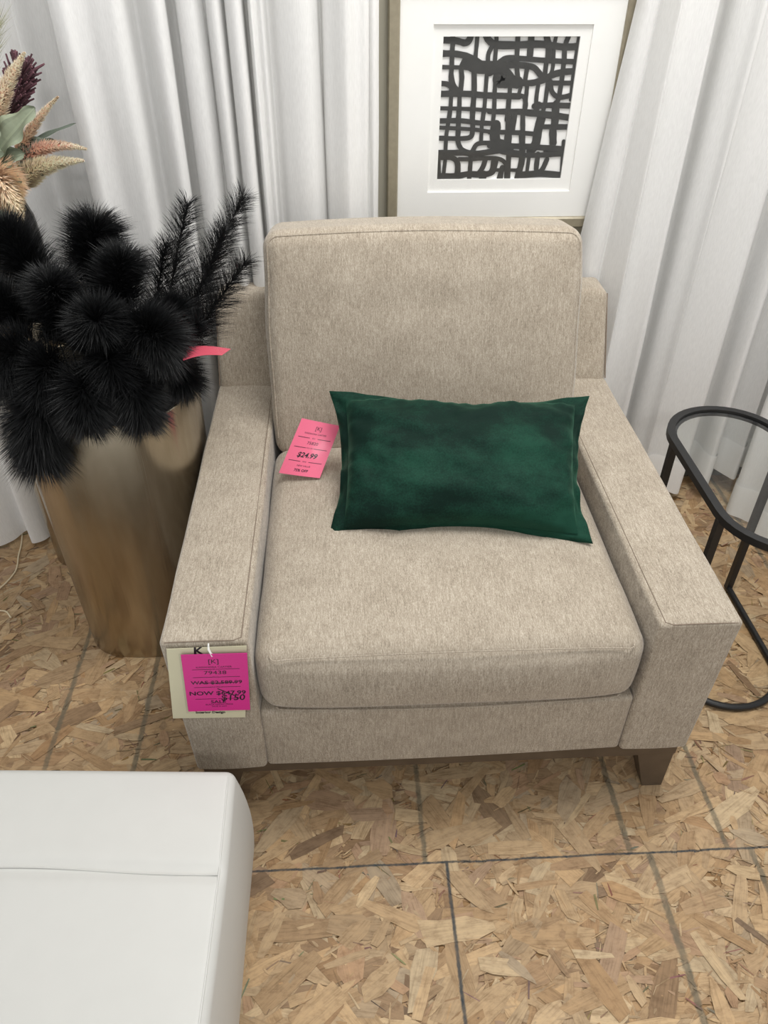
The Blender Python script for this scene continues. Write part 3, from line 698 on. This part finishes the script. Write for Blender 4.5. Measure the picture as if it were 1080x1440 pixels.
# ------------------------------------------------------------------ framed picture on the back wall
def picture():
    th = thing('framed_picture', 'framed black and white abstract cut-paper picture hanging behind the armchair', 'picture', (.715, WALL - .02, .8))
    X0, X1, Z0, Z1 = .440, 1.000, .826, 1.365; yb, yf = WALL - .002, WALL - .036
    bw = .0265
    fr = MB()
    prof = [(0, yb), (0, yf + .004), (.003, yf), (bw - .004, yf), (bw, yf + .004), (bw, yb)]
    cs = [((X0, Z0), (1, 1)), ((X1, Z0), (-1, 1)), ((X1, Z1), (-1, -1)), ((X0, Z1), (1, -1))]
    rings = [[(c[0][0] + c[1][0] * d, y, c[0][1] + c[1][1] * d) for d, y in prof] for c in cs]
    n = len(prof); vs = [q for r in rings for q in r]; fs = []
    for i in range(4):
        j = (i + 1) % 4
        for k in range(n - 1): fs.append((i * n + k, j * n + k, j * n + k + 1, i * n + k + 1))
    fr.add(vs, fs).build('frame', M['frame'], th, smooth=False)
    def window(name, x0, x1, z0, z1, a0, a1, b0, b1, y, thick, m, par):
        mb = MB(); o = [(x0, z0), (x1, z0), (x1, z1), (x0, z1)]; i_ = [(a0, b0), (a1, b0), (a1, b1), (a0, b1)]
        vs = [(x, y, z) for x, z in o] + [(x, y, z) for x, z in i_] + [(x, y + thick, z) for x, z in i_]
        fs = [(k, (k + 1) % 4, 4 + (k + 1) % 4, 4 + k) for k in range(4)] + [(4 + k, 4 + (k + 1) % 4, 8 + (k + 1) % 4, 8 + k) for k in range(4)]
        mb.add(vs, fs); return mb.build(name, m, par, smooth=False)
    y1 = WALL - .026
    window('mat', X0 + .02, X1 - .02, Z0 + .02, Z1 - .02, .5425, .9045, .914, 1.2745, y1, .006, M['mat'], th)
    window('inner_mat', .53, .915, .90, 1.285, .566, .879, .943, 1.2505, y1 + .006, .010, M['mat'], th)
    art = MB().box(.55, .90, WALL - .0105, WALL - .006, .93, 1.265).build('art_sheet', M['art_paper'], th, smooth=False)
    # the cut-paper strokes, in a coordinate square of the artwork: corners given in plan pixels, mapped to the sheet
    c = dict(tl=(281, 140), tr=(800, 137), bl=(256, 690), br=(722, 688))
    def uv(x, y):
        u, v = .5, .5
        for _ in range(8):
            fx = c['bl'][0] * (1 - u) * (1 - v) + c['br'][0] * u * (1 - v) + c['tl'][0] * (1 - u) * v + c['tr'][0] * u * v
            fy = c['bl'][1] * (1 - u) * (1 - v) + c['br'][1] * u * (1 - v) + c['tl'][1] * (1 - u) * v + c['tr'][1] * u * v
            ax = (c['br'][0] - c['bl'][0]) * (1 - v) + (c['tr'][0] - c['tl'][0]) * v
            ay = (c['tl'][1] - c['bl'][1]) * (1 - u) + (c['tr'][1] - c['br'][1]) * u
            bx = (c['tl'][0] - c['bl'][0]) * (1 - u) + (c['tr'][0] - c['br'][0]) * u
            v += (y - fy) / ay; u += (x - fx - bx * (y - fy) / ay) / ax
        return u, v
    OFF = dict(A=(216, 94.5), B=(486, 94.5), C=(216, 391.5), D=(459, 391.5))
    strokes = [
        ('A', 46, [(312, 135), (312, 220), (306, 300), (300, 470), (292, 600), (298, 740)]), ('A', 40, [(297, 750), (285, 950), (270, 1090)]),
        ('A', 62, [(190, 183), (350, 190), (450, 212), (500, 185), (520, 130)]), ('A', 40, [(598, 130), (588, 250), (575, 370)]),
        ('A', 62, [(180, 328), (320, 330), (450, 350), (560, 390), (650, 440), (800, 460)]), ('A', 40, [(180, 478), (400, 482), (560, 500)]),
        ('A', 48, [(450, 400), (412, 480), (418, 600), (402, 760)]), ('A', 42, [(392, 780), (388, 960), (370, 1090)]),
        ('A', 120, [(490, 410), (560, 470), (690, 480), (800, 480)]), ('A', 52, [(170, 662), (250, 672), (320, 720), (390, 765)]), ('A', 30, [(305, 560), (325, 660), (370, 730)]),
        ('A', 62, [(165, 782), (400, 780), (540, 785), (700, 798), (1090, 810)]), ('A', 52, [(560, 480), (562, 740), (546, 960), (540, 1090)]),
        ('A', 38, [(712, 500), (703, 640), (690, 820), (680, 960), (662, 1090)]), ('A', 40, [(812, 560), (802, 740), (795, 960), (782, 1090)]),
        ('A', 66, [(740, 540), (820, 505), (930, 515), (1000, 590), (1070, 650)]), ('A', 120, [(850, 600), (860, 640), (990, 640), (1070, 650)]),
        ('A', 70, [(700, 130), (740, 190), (830, 235), (1060, 235)]), ('A', 40, [(820, 130), (818, 220), (800, 450)]), ('A', 42, [(775, 240), (728, 330), (722, 440)]),
        ('A', 62, [(840, 450), (930, 385), (1060, 378)]), ('A', 40, [(155, 950), (400, 955), (600, 965), (900, 988), (1090, 992)]), ('A', 40, [(965, 830), (950, 990), (940, 1090)]),
        ('B', 46, [(240, 130), (230, 340), (228, 470), (245, 620)]), ('B', 62, [(398, 130), (382, 350)]), ('B', 62, [(575, 130), (600, 240), (600, 380)]),
        ('B', 66, [(-10, 228), (220, 232), (500, 222), (760, 250), (960, 245)]), ('B', 36, [(690, 130), (665, 250), (650, 480), (600, 610)]), ('B', 46, [(835, 130), (792, 250), (785, 430)]),
        ('B', 30, [(955, 130), (928, 300), (905, 450), (880, 640), (860, 850)]), ('B', 50, [(-10, 445), (100, 385), (250, 378), (560, 400), (930, 415)]), ('B', 60, [(0, 470), (200, 452), (400, 470), (480, 530), (545, 620)]),
        ('B', 44, [(352, 470), (322, 650)]), ('B', 46, [(578, 400), (552, 610)]), ('B', 62, [(250, 650), (400, 655), (540, 620), (640, 565), (760, 532), (910, 518)]),
        ('B', 46, [(640, 655), (900, 655)]), ('B', 50, [(620, 640), (645, 760), (730, 820), (880, 795)]), ('B', 46, [(778, 440), (760, 600), (722, 820), (690, 920), (690, 1040)]),
        ('B', 40, [(480, 680), (462, 800), (450, 970)]), ('B', 40, [(592, 650), (562, 880), (530, 1010)]), ('B', 40, [(350, 680), (340, 800), (322, 970)]), ('B', 34, [(290, 650), (250, 790)]),
        ('B', 42, [(150, 700), (132, 960), (120, 1090)]), ('B', 48, [(-10, 808), (280, 805), (330, 870), (320, 980)]), ('B', 58, [(430, 925), (600, 915), (870, 920)]), ('B', 50, [(-10, 990), (150, 985), (400, 995), (560, 1040), (840, 1062)]),
        ('C', 52, [(155, 187), (400, 185), (600, 210), (780, 220), (838, 245), (830, 340)]), ('C', 40, [(155, 268), (360, 278), (560, 292), (750, 318), (1090, 340)]),
        ('C', 48, [(150, 397), (420, 402), (520, 380), (542, 300), (545, 180)]), ('C', 38, [(280, 40), (252, 260), (235, 380), (225, 590)]), ('C', 48, [(385, 40), (375, 300), (372, 440), (420, 540), (540, 590)]),
        ('C', 38, [(545, 40), (540, 190)]), ('C', 36, [(672, 40), (652, 220), (640, 440)]), ('C', 38, [(797, 40), (780, 230)]), ('C', 46, [(535, 570), (600, 470), (760, 460), (860, 480)]),
        ('C', 95, [(815, 240), (800, 340), (820, 440), (920, 490)]), ('C', 46, [(962, 0), (952, 320), (962, 490)]), ('C', 42, [(1045, 90), (1010, 310)]), ('C', 62, [(140, 582), (400, 580), (600, 590), (800, 560), (990, 530)]),
        ('C', 56, [(140, 640), (290, 640), (360, 700), (365, 830), (345, 925)]), ('C', 44, [(380, 662), (520, 662), (700, 650), (850, 660), (930, 740), (930, 925)]), ('C', 42, [(517, 600), (515, 720), (498, 925)]),
        ('C', 48, [(690, 660), (660, 760), (600, 860)]), ('C', 40, [(145, 640), (150, 925)]), ('C', 36, [(222, 680), (200, 870)]), ('C', 66, [(120, 875), (350, 880), (480, 855), (640, 860), (760, 830), (800, 680)]),
        ('C', 70, [(670, 860), (650, 925)]), ('C', 36, [(800, 802), (1090, 806)]), ('C', 42, [(880, 790), (862, 925)]), ('C', 36, [(1062, 800), (1055, 925)]), ('C', 46, [(962, 560), (950, 810)]), ('C', 66, [(880, 560), (1090, 600)]),
        ('D', 66, [(430, 90), (700, 115), (930, 150)]), ('D', 52, [(-10, 75), (400, 85)]), ('D', 52, [(570, -10), (520, 100)]), ('D', 72, [(770, -10), (758, 200), (735, 300), (735, 460)]), ('D', 60, [(760, 262), (920, 262)]),
        ('D', 50, [(620, 260), (700, 260)]), ('D', 48, [(382, 80), (380, 390)]), ('D', 38, [(265, 100), (250, 320)]), ('D', 48, [(-10, 322), (300, 330), (540, 350)]), ('D', 84, [(600, 150), (560, 300), (530, 470), (470, 560)]),
        ('D', 72, [(212, 330), (200, 510)]), ('D', 60, [(372, 330), (370, 640), (335, 830)]), ('D', 62, [(-10, 490), (300, 500), (500, 510), (860, 540)]), ('D', 52, [(230, 605), (500, 615), (860, 600)]), ('D', 100, [(670, 560), (860, 570)]),
        ('D', 34, [(455, 600), (425, 820)]), ('D', 46, [(555, 600), (535, 820), (600, 800), (660, 670)]), ('D', 36, [(858, 440), (825, 925)]), ('D', 72, [(330, 870), (600, 855), (820, 875)]), ('D', 46, [(215, 600), (200, 925)]),
        ('D', 44, [(325, 800), (300, 925)]), ('D', 46, [(135, 770), (95, 925)]),
    ]
    mb = MB(); xa0, xa1, za0, za1 = .566, .879, .943, 1.2505
    cl = lambda v, a, b: max(a, min(b, v))
    for q, (k, w, pts) in enumerate(strokes):
        ox, oy = OFF[k]
        cv = catmull([(ox + x * .325, oy + y * .325, 0) for x, y in pts], 6)
        off = WALL - .0135 - .0004 * ((q * 37) % 61) / 61
        L, R = [], []; hw = w * .325 / 2 * 1.2
        for i, p in enumerate(cv):
            t = (cv[min(i + 1, len(cv) - 1)] - cv[max(0, i - 1)]).normalized(); nn = Vector((-t.y, t.x, 0))
            wob = hw * (1 + .10 * mnoise.noise(Vector((i * .5, q * 3.1, 0))))
            for lst, s in ((L, 1), (R, -1)):
                u, v = uv(p.x + nn.x * wob * s, p.y + nn.y * wob * s)
                lst.append((cl(xa0 + (xa1 - xa0) * u, xa0 - .008, xa1 + .008), off, cl(za0 + (za1 - za0) * v, za0 - .008, za1 + .008)))
        n = len(L); T = .0012
        vs = L + R + [(x, y + T, z) for x, y, z in L] + [(x, y + T, z) for x, y, z in R]
        fs = [(i, i + 1, n + i + 1, n + i) for i in range(n - 1)]
        fs += [(2 * n + i, 2 * n + i + 1, i + 1, i) for i in range(n - 1)] + [(n + i, n + i + 1, 3 * n + i + 1, 3 * n + i) for i in range(n - 1)]
        mb.add(vs, fs)
        for end in (0, n - 1):                          # rounded ends
            a, b = Vector(L[end]), Vector(R[end]); cc = (a + b) / 2; r = (a - b).length / 2
            vs = [cc + Vector((r * math.cos(2 * PI * j / 12), 0, r * math.sin(2 * PI * j / 12))) for j in range(12)]
            vs = [(cl(v.x, xa0 - .008, xa1 + .008), v.y + .0006, cl(v.z, za0 - .008, za1 + .008)) for v in vs]
            mb.add(vs, [tuple(range(12))])
    mb.build('cut_paper', M['cutout'], th, smooth=False)
    MB().box(X0 + .024, X1 - .024, WALL - .0305, WALL - .0285, Z0 + .024, Z1 - .024).build('glass_pane', M['glass'], th, smooth=False)
picture()

# ------------------------------------------------------------------ metal column planters
def super_ring(cx, cy, rx, ry, z, n=72, e=3.0):
    out = []
    for k in range(n):
        a = 2 * PI * k / n; c, s = math.cos(a), math.sin(a)
        out.append((cx + rx * math.copysign(abs(c) ** (2 / e), c), cy + ry * math.copysign(abs(s) ** (2 / e), s), z))
    return out
def planter(label, cx, cy, rx, ry, H, taper):
    th = thing('planter', label, 'planter', (cx, cy, 0))
    mb = MB(); R = lambda f, z, i=0: super_ring(cx, cy, rx * f - i, ry * f - i, z)
    g = lambda z: taper + (1 - taper) * z / H
    rings = [R(g(0), .0), R(g(0), .004)] + [R(g(H * k / 12), H * k / 12) for k in range(1, 12)] + [R(g(H), H), R(g(H), H, .004), R(g(H * .93), H * .93, .004)]
    mb.loft(rings, True, False); mb.build('body', M['planter'], th, angle=50)
    mb = MB(); mb.tube(R(1, H - .001, .001), .0028, 8, closed=True); mb.build('rim', M['planter'], th)
    mb = MB(); mb.loft([R(g(H * .93), H * .92, .005), R(g(H * .93), H * .935, .005)]); mb.build('filler', M['soil'], th)
    return th
planter('tall brushed champagne metal planter under the black feathers, left of the armchair', -.187, .612, .182, .197, .685, .93)
planter('champagne metal pedestal planter half hidden behind the taller one', -.402, .892, .130, .122, .74, 1.0)

# ------------------------------------------------------------------ black feather stems
def plume(label, pts, hair, n, fluffy=1.0, t0=.0, seed=0, stemr=.0022, width=.0011, droop=.35):
    random.seed(seed)
    cv = bez(*pts, 24) if len(pts) == 3 else catmull(pts, 8)
    th = thing('feather_stem', label, 'feather', tuple(cv[0]), 'black feather stems in the metal planter')
    m = len(cv) - 1
    mb = MB(); mb.tube(cv, [stemr * (1 - .8 * i / m) for i in range(m + 1)], 6); mb.build('stem', M['stem'], th)
    mb = MB()
    for k in range(n):
        t = t0 + (1 - t0) * rnd() ** .8
        i = min(m - 1, int(t * m)); f = t * m - i
        p = cv[i].lerp(cv[i + 1], f); tg = (cv[i + 1] - cv[i]).normalized()
        u = tg.orthogonal().normalized(); w = tg.cross(u); a = ru(0, 2 * PI)
        rad = u * math.cos(a) + w * math.sin(a)
        open_ = ru(.15, .80) if fluffy > .5 else ru(.50, .80)
        d = (rad * open_ + tg * (1.05 - .45 * open_)).normalized()
        L = hair * (1 - .30 * t) * (ru(.84, 1.06) if rnd() < .8 else ru(.4, .9))
        if fluffy <= .5: L *= min(1, 1.25 - t * .75)
        bend = rad * L * .16 + Vector((ru(-.1, .1), ru(-.1, .1), -droop)) * L * .38
        bend += tg.cross(rad) * ru(-.22, .22) * L
        c1 = p + d * L * .38 + bend * .12
        c2 = p + d * L * .72 + bend * .45
        c3 = p + d * L + bend
        sd = d.cross(Vector((ru(-1, 1), ru(-1, 1), ru(-1, 1)))).normalized() * width * .5
        mb.add([p - sd, p + sd, c1 + sd, c1 - sd, c2 + sd * .85, c2 - sd * .85, c3], [(0, 1, 2, 3), (3, 2, 4, 5), (5, 4, 6)])
    mb.build('plume', M['feather'], th, smooth=False)
    return th
BASE = Vector((-.187, .612, .63))
def rooted(tip, mid=None, r=.09):
    tip = Vector(tip); d = tip - BASE; q = Vector((d.x, d.y, 0)); q = q.normalized() * min(r, q.length) if q.length > 1e-6 else q
    root = BASE + q
    if mid is None: mid = (root + tip) / 2 + Vector((0, 0, .06))
    return [root, Vector(mid), tip]
# (tip, control, hair length, hair count, label)
FL = [
    ((-.325, .66, .960), (-.28, .65, .90), .120, 3600, 'fluffy black plume at the top left, touching the bouquet'),
    ((-.165, .67, .965), (-.19, .66, .87), .125, 4000, 'fluffy black plume standing highest, near the middle of the bunch'),
    ((-.225, .55, .90), (-.22, .57, .82), .115, 3400, 'fluffy black plume just left of the middle, below the highest one'),
    ((-.14, .50, .86), (-.15, .55, .82), .115, 3400, 'fluffy black plume facing forward in the middle of the bunch'),
    ((-.045, .50, .83), (-.10, .54, .84), .125, 4200, 'large round black plume left of the wispy stems'),
    ((-.345, .56, .88), (-.30, .58, .84), .110, 3000, 'fluffy black plume cut by the left photo edge, second from top'),
    ((-.32, .47, .80), (-.28, .53, .82), .120, 3400, 'fluffy black plume fanning upward at the left photo edge'),
    ((-.005, .52, .735), (-.06, .57, .80), .085, 2800, 'black plume drooping furthest right, beside the rose pink tag'),
    ((-.075, .43, .72), (-.10, .49, .81), .100, 3200, 'black plume hanging over the planter rim, centre right'),
    ((-.275, .405, .655), (-.26, .45, .81), .125, 4200, 'lowest black plume hanging down the left front of the planter'),
    ((-.17, .41, .735), (-.18, .47, .81), .105, 3200, 'black plume resting on the middle of the planter front rim'),
    ((-.25, .45, .76), (-.24, .52, .83), .115, 3200, 'black plume above the lowest hanging one'),
    ((-.12, .46, .78), (-.15, .52, .84), .110, 3200, 'black plume in the dark hollow at the centre of the bunch'),
    ((-.02, .58, .84), (-.08, .60, .82), .100, 2800, 'black plume behind the large round one'),
    ((-.30, .50, .745), (-.25, .54, .83), .105, 3000, 'black plume low on the left between the fanned one and the lowest hanging one'),
    ((-.23, .60, .80), (-.20, .60, .78), .105, 3000, 'black plume deep inside the left half of the bunch'),
    ((-.105, .60, .925), (-.14, .60, .85), .110, 3200, 'black plume between the highest fluffy one and the wispy stems'),
]
for i, (tip, mid, hl, n, lab) in enumerate(FL):
    plume(lab, rooted(tip, mid), hl, int(n * 1.45), 1.0, .50, 100 + i, width=.0010, droop=.50)
SP = [
    ((.030, .66, 1.030), (-.02, .64, .90), .085, 1700, 'wispy black feather stem pointing up, leftmost of the wispy ones'),
    ((.138, .66, 1.042), (.03, .64, .88), .090, 2000, 'tall wispy black feather stem reaching up and right, highest of the wispy ones'),
    ((.100, .62, .99), (.03, .61, .86), .085, 1800, 'wispy black feather stem just under the tall one'),
    ((.140, .58, .945), (.04, .57, .83), .085, 2000, 'wispy black feather stem pointing furthest right towards the armchair'),
    ((-.02, .64, .96), (-.06, .63, .86), .080, 1500, 'short wispy black feather stem between the round plumes'),
    ((.035, .56, .83), (.0, .57, .80), .085, 1500, 'wispy black feather stem drooping above the rose pink tag'),
]
for i, (tip, mid, hl, n, lab) in enumerate(SP):
    plume(lab, rooted(tip, mid), hl * 1.16, int(n * .55), .3, .30, 300 + i, stemr=.0026, width=.0008, droop=.10)
random.seed(11)
# rose pink tag poking out of the feathers
FT = [[0.014, 0.47, 0.795], [0.088, 0.475, 0.802], [0.002, 0.525, 0.795], [0.097, 0.535, 0.785]]
def feather_tag():
    th = thing('price_tag', 'rose pink tag seen edge-on, poking out of the black feathers', 'price tag', (.0, .50, .72))
    P, n, w, h = card_frame(FT[0], FT[1], FT[2], FT[3])
    card(MB(), P, .0006, curl=.005).build('pink_card', M['pink_dull'], th, angle=30)
    card(MB(), lambda s, t, o=0: P(-.03 + s * 1.13, -.04 + t * 1.08, o), .0003, .001, curl=.005).build('clear_sleeve', M['sleeve'], th, angle=30)
feather_tag()

# ------------------------------------------------------------------ smoked glass vase and its bouquet
VB = Vector((-.415, .885, .688))
def lathe(mb, prof, c, n=32):
    mb.loft([[(c[0] + r * math.cos(2 * PI * k / n), c[1] + r * math.sin(2 * PI * k / n), c[2] + z) for k in range(n)] for r, z in prof], False, False); return mb
mb = MB(); lathe(mb, [(.001, 0), (.045, 0), (.055, .02), (.062, .10), (.064, .20), (.060, .25), (.050, .28), (.040, .292), (.037, .292), (.047, .278), (.057, .245), (.061, .20), (.059, .10), (.05, .012), (.001, .008)], VB)
tag(mb.build('vase', M['smoked'], angle=50), 'dark smoked glass vase holding the pink and cream bouquet', 'vase')
def foxtail(label, pts, r, c0, c1, n=1500, seed=0, t0=.42):
    random.seed(seed); cv = bez(*pts, 30); m = 30
    th = thing('foxtail_stem', label, 'flower', tuple(cv[0]), 'dried stems in the smoked glass vase')
    mb = MB(); mb.tube(cv, [.0022] * 31, 6); mb.c = [srgb(150, 120, 90)] * len(mb.f); mb.build('stem', M['bloom'], th)
    mb = MB()
    for ring in range(46):
        for k in range(max(6, int(n / 46))):
            f = (ring + ru(0, .75)) / 46; t = t0 + (1 - t0) * f
            i = min(m - 1, int(t * m)); p = cv[i].lerp(cv[i + 1], t * m - i); tg = (cv[i + 1] - cv[i]).normalized()
            u = tg.orthogonal().normalized(); w = tg.cross(u); a = ru(0, 2 * PI); rad = u * math.cos(a) + w * math.sin(a)
            env = r * (min(1, f * 4 + .45)) * (1 - f) ** .75 + .002
            L = env * ru(.7, 1.2); q = p + rad * L * .95 + tg * L * .7; sd = tg.cross(rad) * .0016
            mid = p + rad * L * .6 + tg * L * .3
            mb.add([p - sd * .6, p + sd * .6, mid + sd, mid - sd, q], [(0, 1, 2, 3), (3, 2, 4)])
            j = ru(.88, 1.1); cc = tuple(min(1, (c0[x] + (c1[x] - c0[x]) * f) * j) for x in range(3))
            mb.c += [cc, tuple(min(1, x * 1.12) for x in cc)]
    core = cv[int(t0 * m):]; nf = len(mb.f); k = len(core) - 1
    mb.tube(core, [(r * .28 * min(1, i / k * 5 + .35) * (1 - i / k) ** .75 + .001) for i in range(k + 1)], 8)
    mb.c += [tuple(x * .92 for x in c0[:3])] * (len(mb.f) - nf)
    mb.build('flower_spike', M['bloom'], th, smooth=False)
cream, peach, pinkc, wheat = srgb(252, 238, 218), srgb(250, 216, 192), srgb(248, 188, 168), srgb(248, 230, 200)
R0 = Vector((-.402, .885, .97))
foxtail('cream foxtail bloom curving right, lower of the two long ones', [R0 + Vector((.03, -.02, 0)), (-.34, .82, 1.07), (-.200, .83, 1.068)], .031, wheat, cream, 3000, seed=21, t0=.22)
foxtail('pink-tipped foxtail bloom curving right, upper of the two long ones', [R0 + Vector((.02, -.01, 0)), (-.34, .85, 1.12), (-.195, .85, 1.085)], .022, pinkc, cream, 2300, seed=22, t0=.32)
foxtail('blush foxtail bloom leaning up right, left of the burgundy bloom', [R0 + Vector((-.03, -.03, 0)), (-.40, .80, 1.12), (-.262, .82, 1.262)], .034, peach, cream, 3000, seed=23, t0=.34)
foxtail('small cream foxtail tip just below the burgundy bloom', [R0 + Vector((.03, 0, 0)), (-.37, .86, 1.08), (-.232, .86, 1.18)], .018, peach, cream, 1300, seed=24)
foxtail('peach foxtail bloom drooping at the left photo edge, over the vase', [R0 + Vector((-.01, -.04, 0)), (-.37, .77, 1.13), (-.322, .735, .975)], .056, peach, wheat, 4200, seed=25)
foxtail('blush foxtail bloom at the left photo edge, under the tall blush one', [R0 + Vector((0, -.02, 0)), (-.42, .80, 1.10), (-.325, .78, 1.175)], .032, pinkc, peach, 2200, seed=27)
def brush_bloom():
    random.seed(31); pts = [R0 + Vector((.01, 0, 0)), Vector((-.39, .88, 1.08)), Vector((-.300, .88, 1.218))]; cv = bez(*pts, 24)
    th = thing('brush_flower', 'burgundy brush flower with thick spiky petals in the bouquet', 'flower', tuple(cv[0]))
    mb = MB(); mb.tube(cv, .003, 6); mb.c = [srgb(70, 50, 44)] * len(mb.f); mb.build('stem', M['bloom'], th)
    mb = MB(); tg = (cv[-1] - cv[-4]).normalized(); u = tg.orthogonal().normalized(); w = tg.cross(u)
    for k in range(330):
        f = rnd(); a = ru(0, 2 * PI); p = cv[-1] - tg * .105 * (1 - f); rad = u * math.cos(a) + w * math.sin(a)
        L = ru(.03, .05); d = (tg * ru(.9, 1.2) + rad * ru(.2, .9)).normalized()
        s = p + rad * .005; n0 = len(mb.f)
        mb.tube([s, s + d * L * .6, s + d * L], [.0013, .0023, .0017], 5)
        j = ru(.7, 1.25); c = srgb(98 * j, 66 * j, 74 * j); mb.c += [c] * (len(mb.f) - n0)
    mb.build('petals', M['bloom'], th)
brush_bloom()
def leafy(label, pts, blades, tone, seed, cat='leaf'):
    random.seed(seed)
    th = thing('leaf_spray', label, cat, tuple(pts[0]), 'leaf sprays in the smoked glass vase')
    cv = bez(*pts, 20); mb = MB(); mb.tube(cv, .002, 6); mb.c = [srgb(96, 104, 80)] * len(mb.f); mb.build('stem', M['leaf'], th)
    for (t, tip, wid) in blades:
        base = cv[int(t * 20)]; tip = Vector(tip); ax = tip - base; L = ax.length; ax.normalize()
        side = ax.cross(Vector((-.35, -1, .75))).normalized(); up = side.cross(ax); mb = MB(); n, m = 26, 8; vs = []
        for i in range(n + 1):
            f = i / n; hw = wid * math.sin(PI * min(1, f * .94 + .06)) ** .7 * (1 - .25 * f)
            for j in range(m + 1):
                s = -1 + 2 * j / m
                rip = .006 * math.sin(f * 15 + j * .5) * abs(s) ** 2 * (wid / .03)
                vs.append(base + ax * L * f + side * hw * s + up * (rip + .10 * hw * abs(s) * 2 - .15 * L * f * f) * 1.0)
        fs = [(i * (m + 1) + j, i * (m + 1) + j + 1, (i + 1) * (m + 1) + j + 1, (i + 1) * (m + 1) + j) for i in range(n) for j in range(m)]
        mb.add(vs, fs)
        for i in range(n):
            for j in range(m):
                k = (.92 + .16 * ((j % 2) == 0)) * ru(.95, 1.05); e = 1.28 if j in (0, m - 1) else 1
                if j in (m // 2 - 1, m // 2): e = 1.15
                mb.c.append(tuple(min(1, c * k * e) for c in tone[:3]))
        mb.build('leaf', M['leaf'], th, angle=None)
sage, deep = srgb(124, 132, 112), srgb(86, 95, 84)
leafy('sage green ruffled leaves in the middle of the bouquet, below the burgundy flower', [R0 + Vector((.0, -.04, 0)), (-.37, .79, 1.05), (-.35, .77, 1.10)],
      [(.95, (-.272, .80, 1.180), .034), (.9, (-.335, .745, 1.15), .036), (.6, (-.315, .76, 1.05), .022), (.8, (-.30, .775, 1.10), .024)], sage, 41)
leafy('darker grey-green leaves behind the sage ones, hanging over the pink foxtail', [R0 + Vector((.02, -.02, 0)), (-.35, .85, 1.05), (-.33, .85, 1.09)],
      [(.9, (-.262, .86, 1.105), .018), (.8, (-.29, .82, 1.045), .017), (.95, (-.225, .90, 1.135), .006)], deep, 42)
leafy('small pale sage leaf curling low at the vase mouth', [R0 + Vector((.01, -.05, 0)), (-.39, .77, 1.0), (-.375, .765, 1.01)], [(.95, (-.325, .75, .985), .014), (.8, (-.36, .74, .975), .014)], sage, 43)
def grass_wisp():
    random.seed(51); th = thing('grass_plume', 'pale green wispy grass plume at the top left of the bouquet', 'dried grass', tuple(R0))
    cv = bez(R0, (-.42, .90, 1.12), (-.33, .90, 1.30), 24); mb = MB(); mb.tube(cv, .0018, 6); mb.c = [srgb(150, 150, 120)] * len(mb.f); mb.build('stem', M['bloom'], th)
    mb = MB()
    for k in range(520):
        t = ru(.55, 1); i = min(23, int(t * 24)); p = cv[i]; tg = (cv[min(24, i + 1)] - cv[i]).normalized()
        d = (tg * ru(.8, 1.2) + Vector((ru(-.5, .6), ru(-.4, .4), ru(-.3, .3)))).normalized(); L = ru(.03, .075)
        sd = d.cross(Vector((ru(-1, 1), ru(-1, 1), ru(-1, 1)))).normalized() * .0005
        mb.add([p - sd, p + sd, p + d * L], [(0, 1, 2)]); j = ru(.85, 1.1); mb.c.append(srgb(178 * j, 178 * j, 150 * j))
    mb.build('wisps', M['bloom'], th, smooth=False)
    random.seed(5)
grass_wisp()

# ------------------------------------------------------------------ loose cord on the floor
mb = MB(); mb.tube(catmull([(-.655, .93, .003), (-.642, .88, .003), (-.634, .83, .003), (-.622, .757, .003), (-.650, .68, .003), (-.71, .62, .003), (-.74, .56, .003), (-.69, .55, .003), (-.64, .60, .003), (-.600, .605, .003), (-.575, .58, .003)], 8), .0022, 8)
tag(mb.build('cord', M['cord']), 'thin ivory cord lying on the strand board floor below the left curtain', 'cord')

# ------------------------------------------------------------------ light, world, camera
w = bpy.data.worlds.new('store_light'); sc.world = w; w.use_nodes = True
w.node_tree.nodes['Background'].inputs[0].default_value = (.995, .995, .99, 1); w.node_tree.nodes['Background'].inputs[1].default_value = .62
def lamp(name, loc, target, sx, sy, power, color=(1, .98, .95)):
    l = bpy.data.lights.new(name, 'AREA'); l.shape = 'RECTANGLE'; l.size = sx; l.size_y = sy; l.energy = power; l.color = color
    o = link(bpy.data.objects.new(name, l)); o.location = loc
    o.rotation_euler = (Vector(target) - Vector(loc)).to_track_quat('-Z', 'Y').to_euler(); return o
lamp('ceiling_lamp', (1.0, .35, 2.9), (.9, .45, 0), 1.3, .35, 45)
lamp('ceiling_lamp', (.6, -2.8, 2.9), (.5, .8, .6), 1.3, .35, 24)
lamp('ceiling_lamp', (-.3, .35, 2.9), (-.1, .6, 0), 1.3, .35, 7)

cam = bpy.data.cameras.new('camera'); co = link(bpy.data.objects.new('camera', cam))
yaw, pitch, roll = .0553, .6693, .0065
fwd = Vector((math.sin(yaw) * math.cos(pitch), math.cos(yaw) * math.cos(pitch), -math.sin(pitch)))
rt = Vector((math.cos(yaw), -math.sin(yaw), 0)); up = rt.cross(fwd)
r2 = rt * math.cos(roll) + up * math.sin(roll); u2 = up * math.cos(roll) - rt * math.sin(roll)
mt = Matrix((r2, u2, -fwd)).transposed().to_4x4(); mt.translation = (.3268, -.8879, 1.4863); co.matrix_world = mt
cam.sensor_fit = 'VERTICAL'; cam.sensor_height = 24; cam.lens = 1082.9 / 1440 * 24; cam.clip_start = .02
sc.camera = co
sc.view_settings.view_transform = 'Standard'; sc.view_settings.look = 'None'; sc.view_settings.gamma = 1; sc.view_settings.exposure = 0
for o in list(bpy.data.objects):
    if '_w' in o: del o['_w']
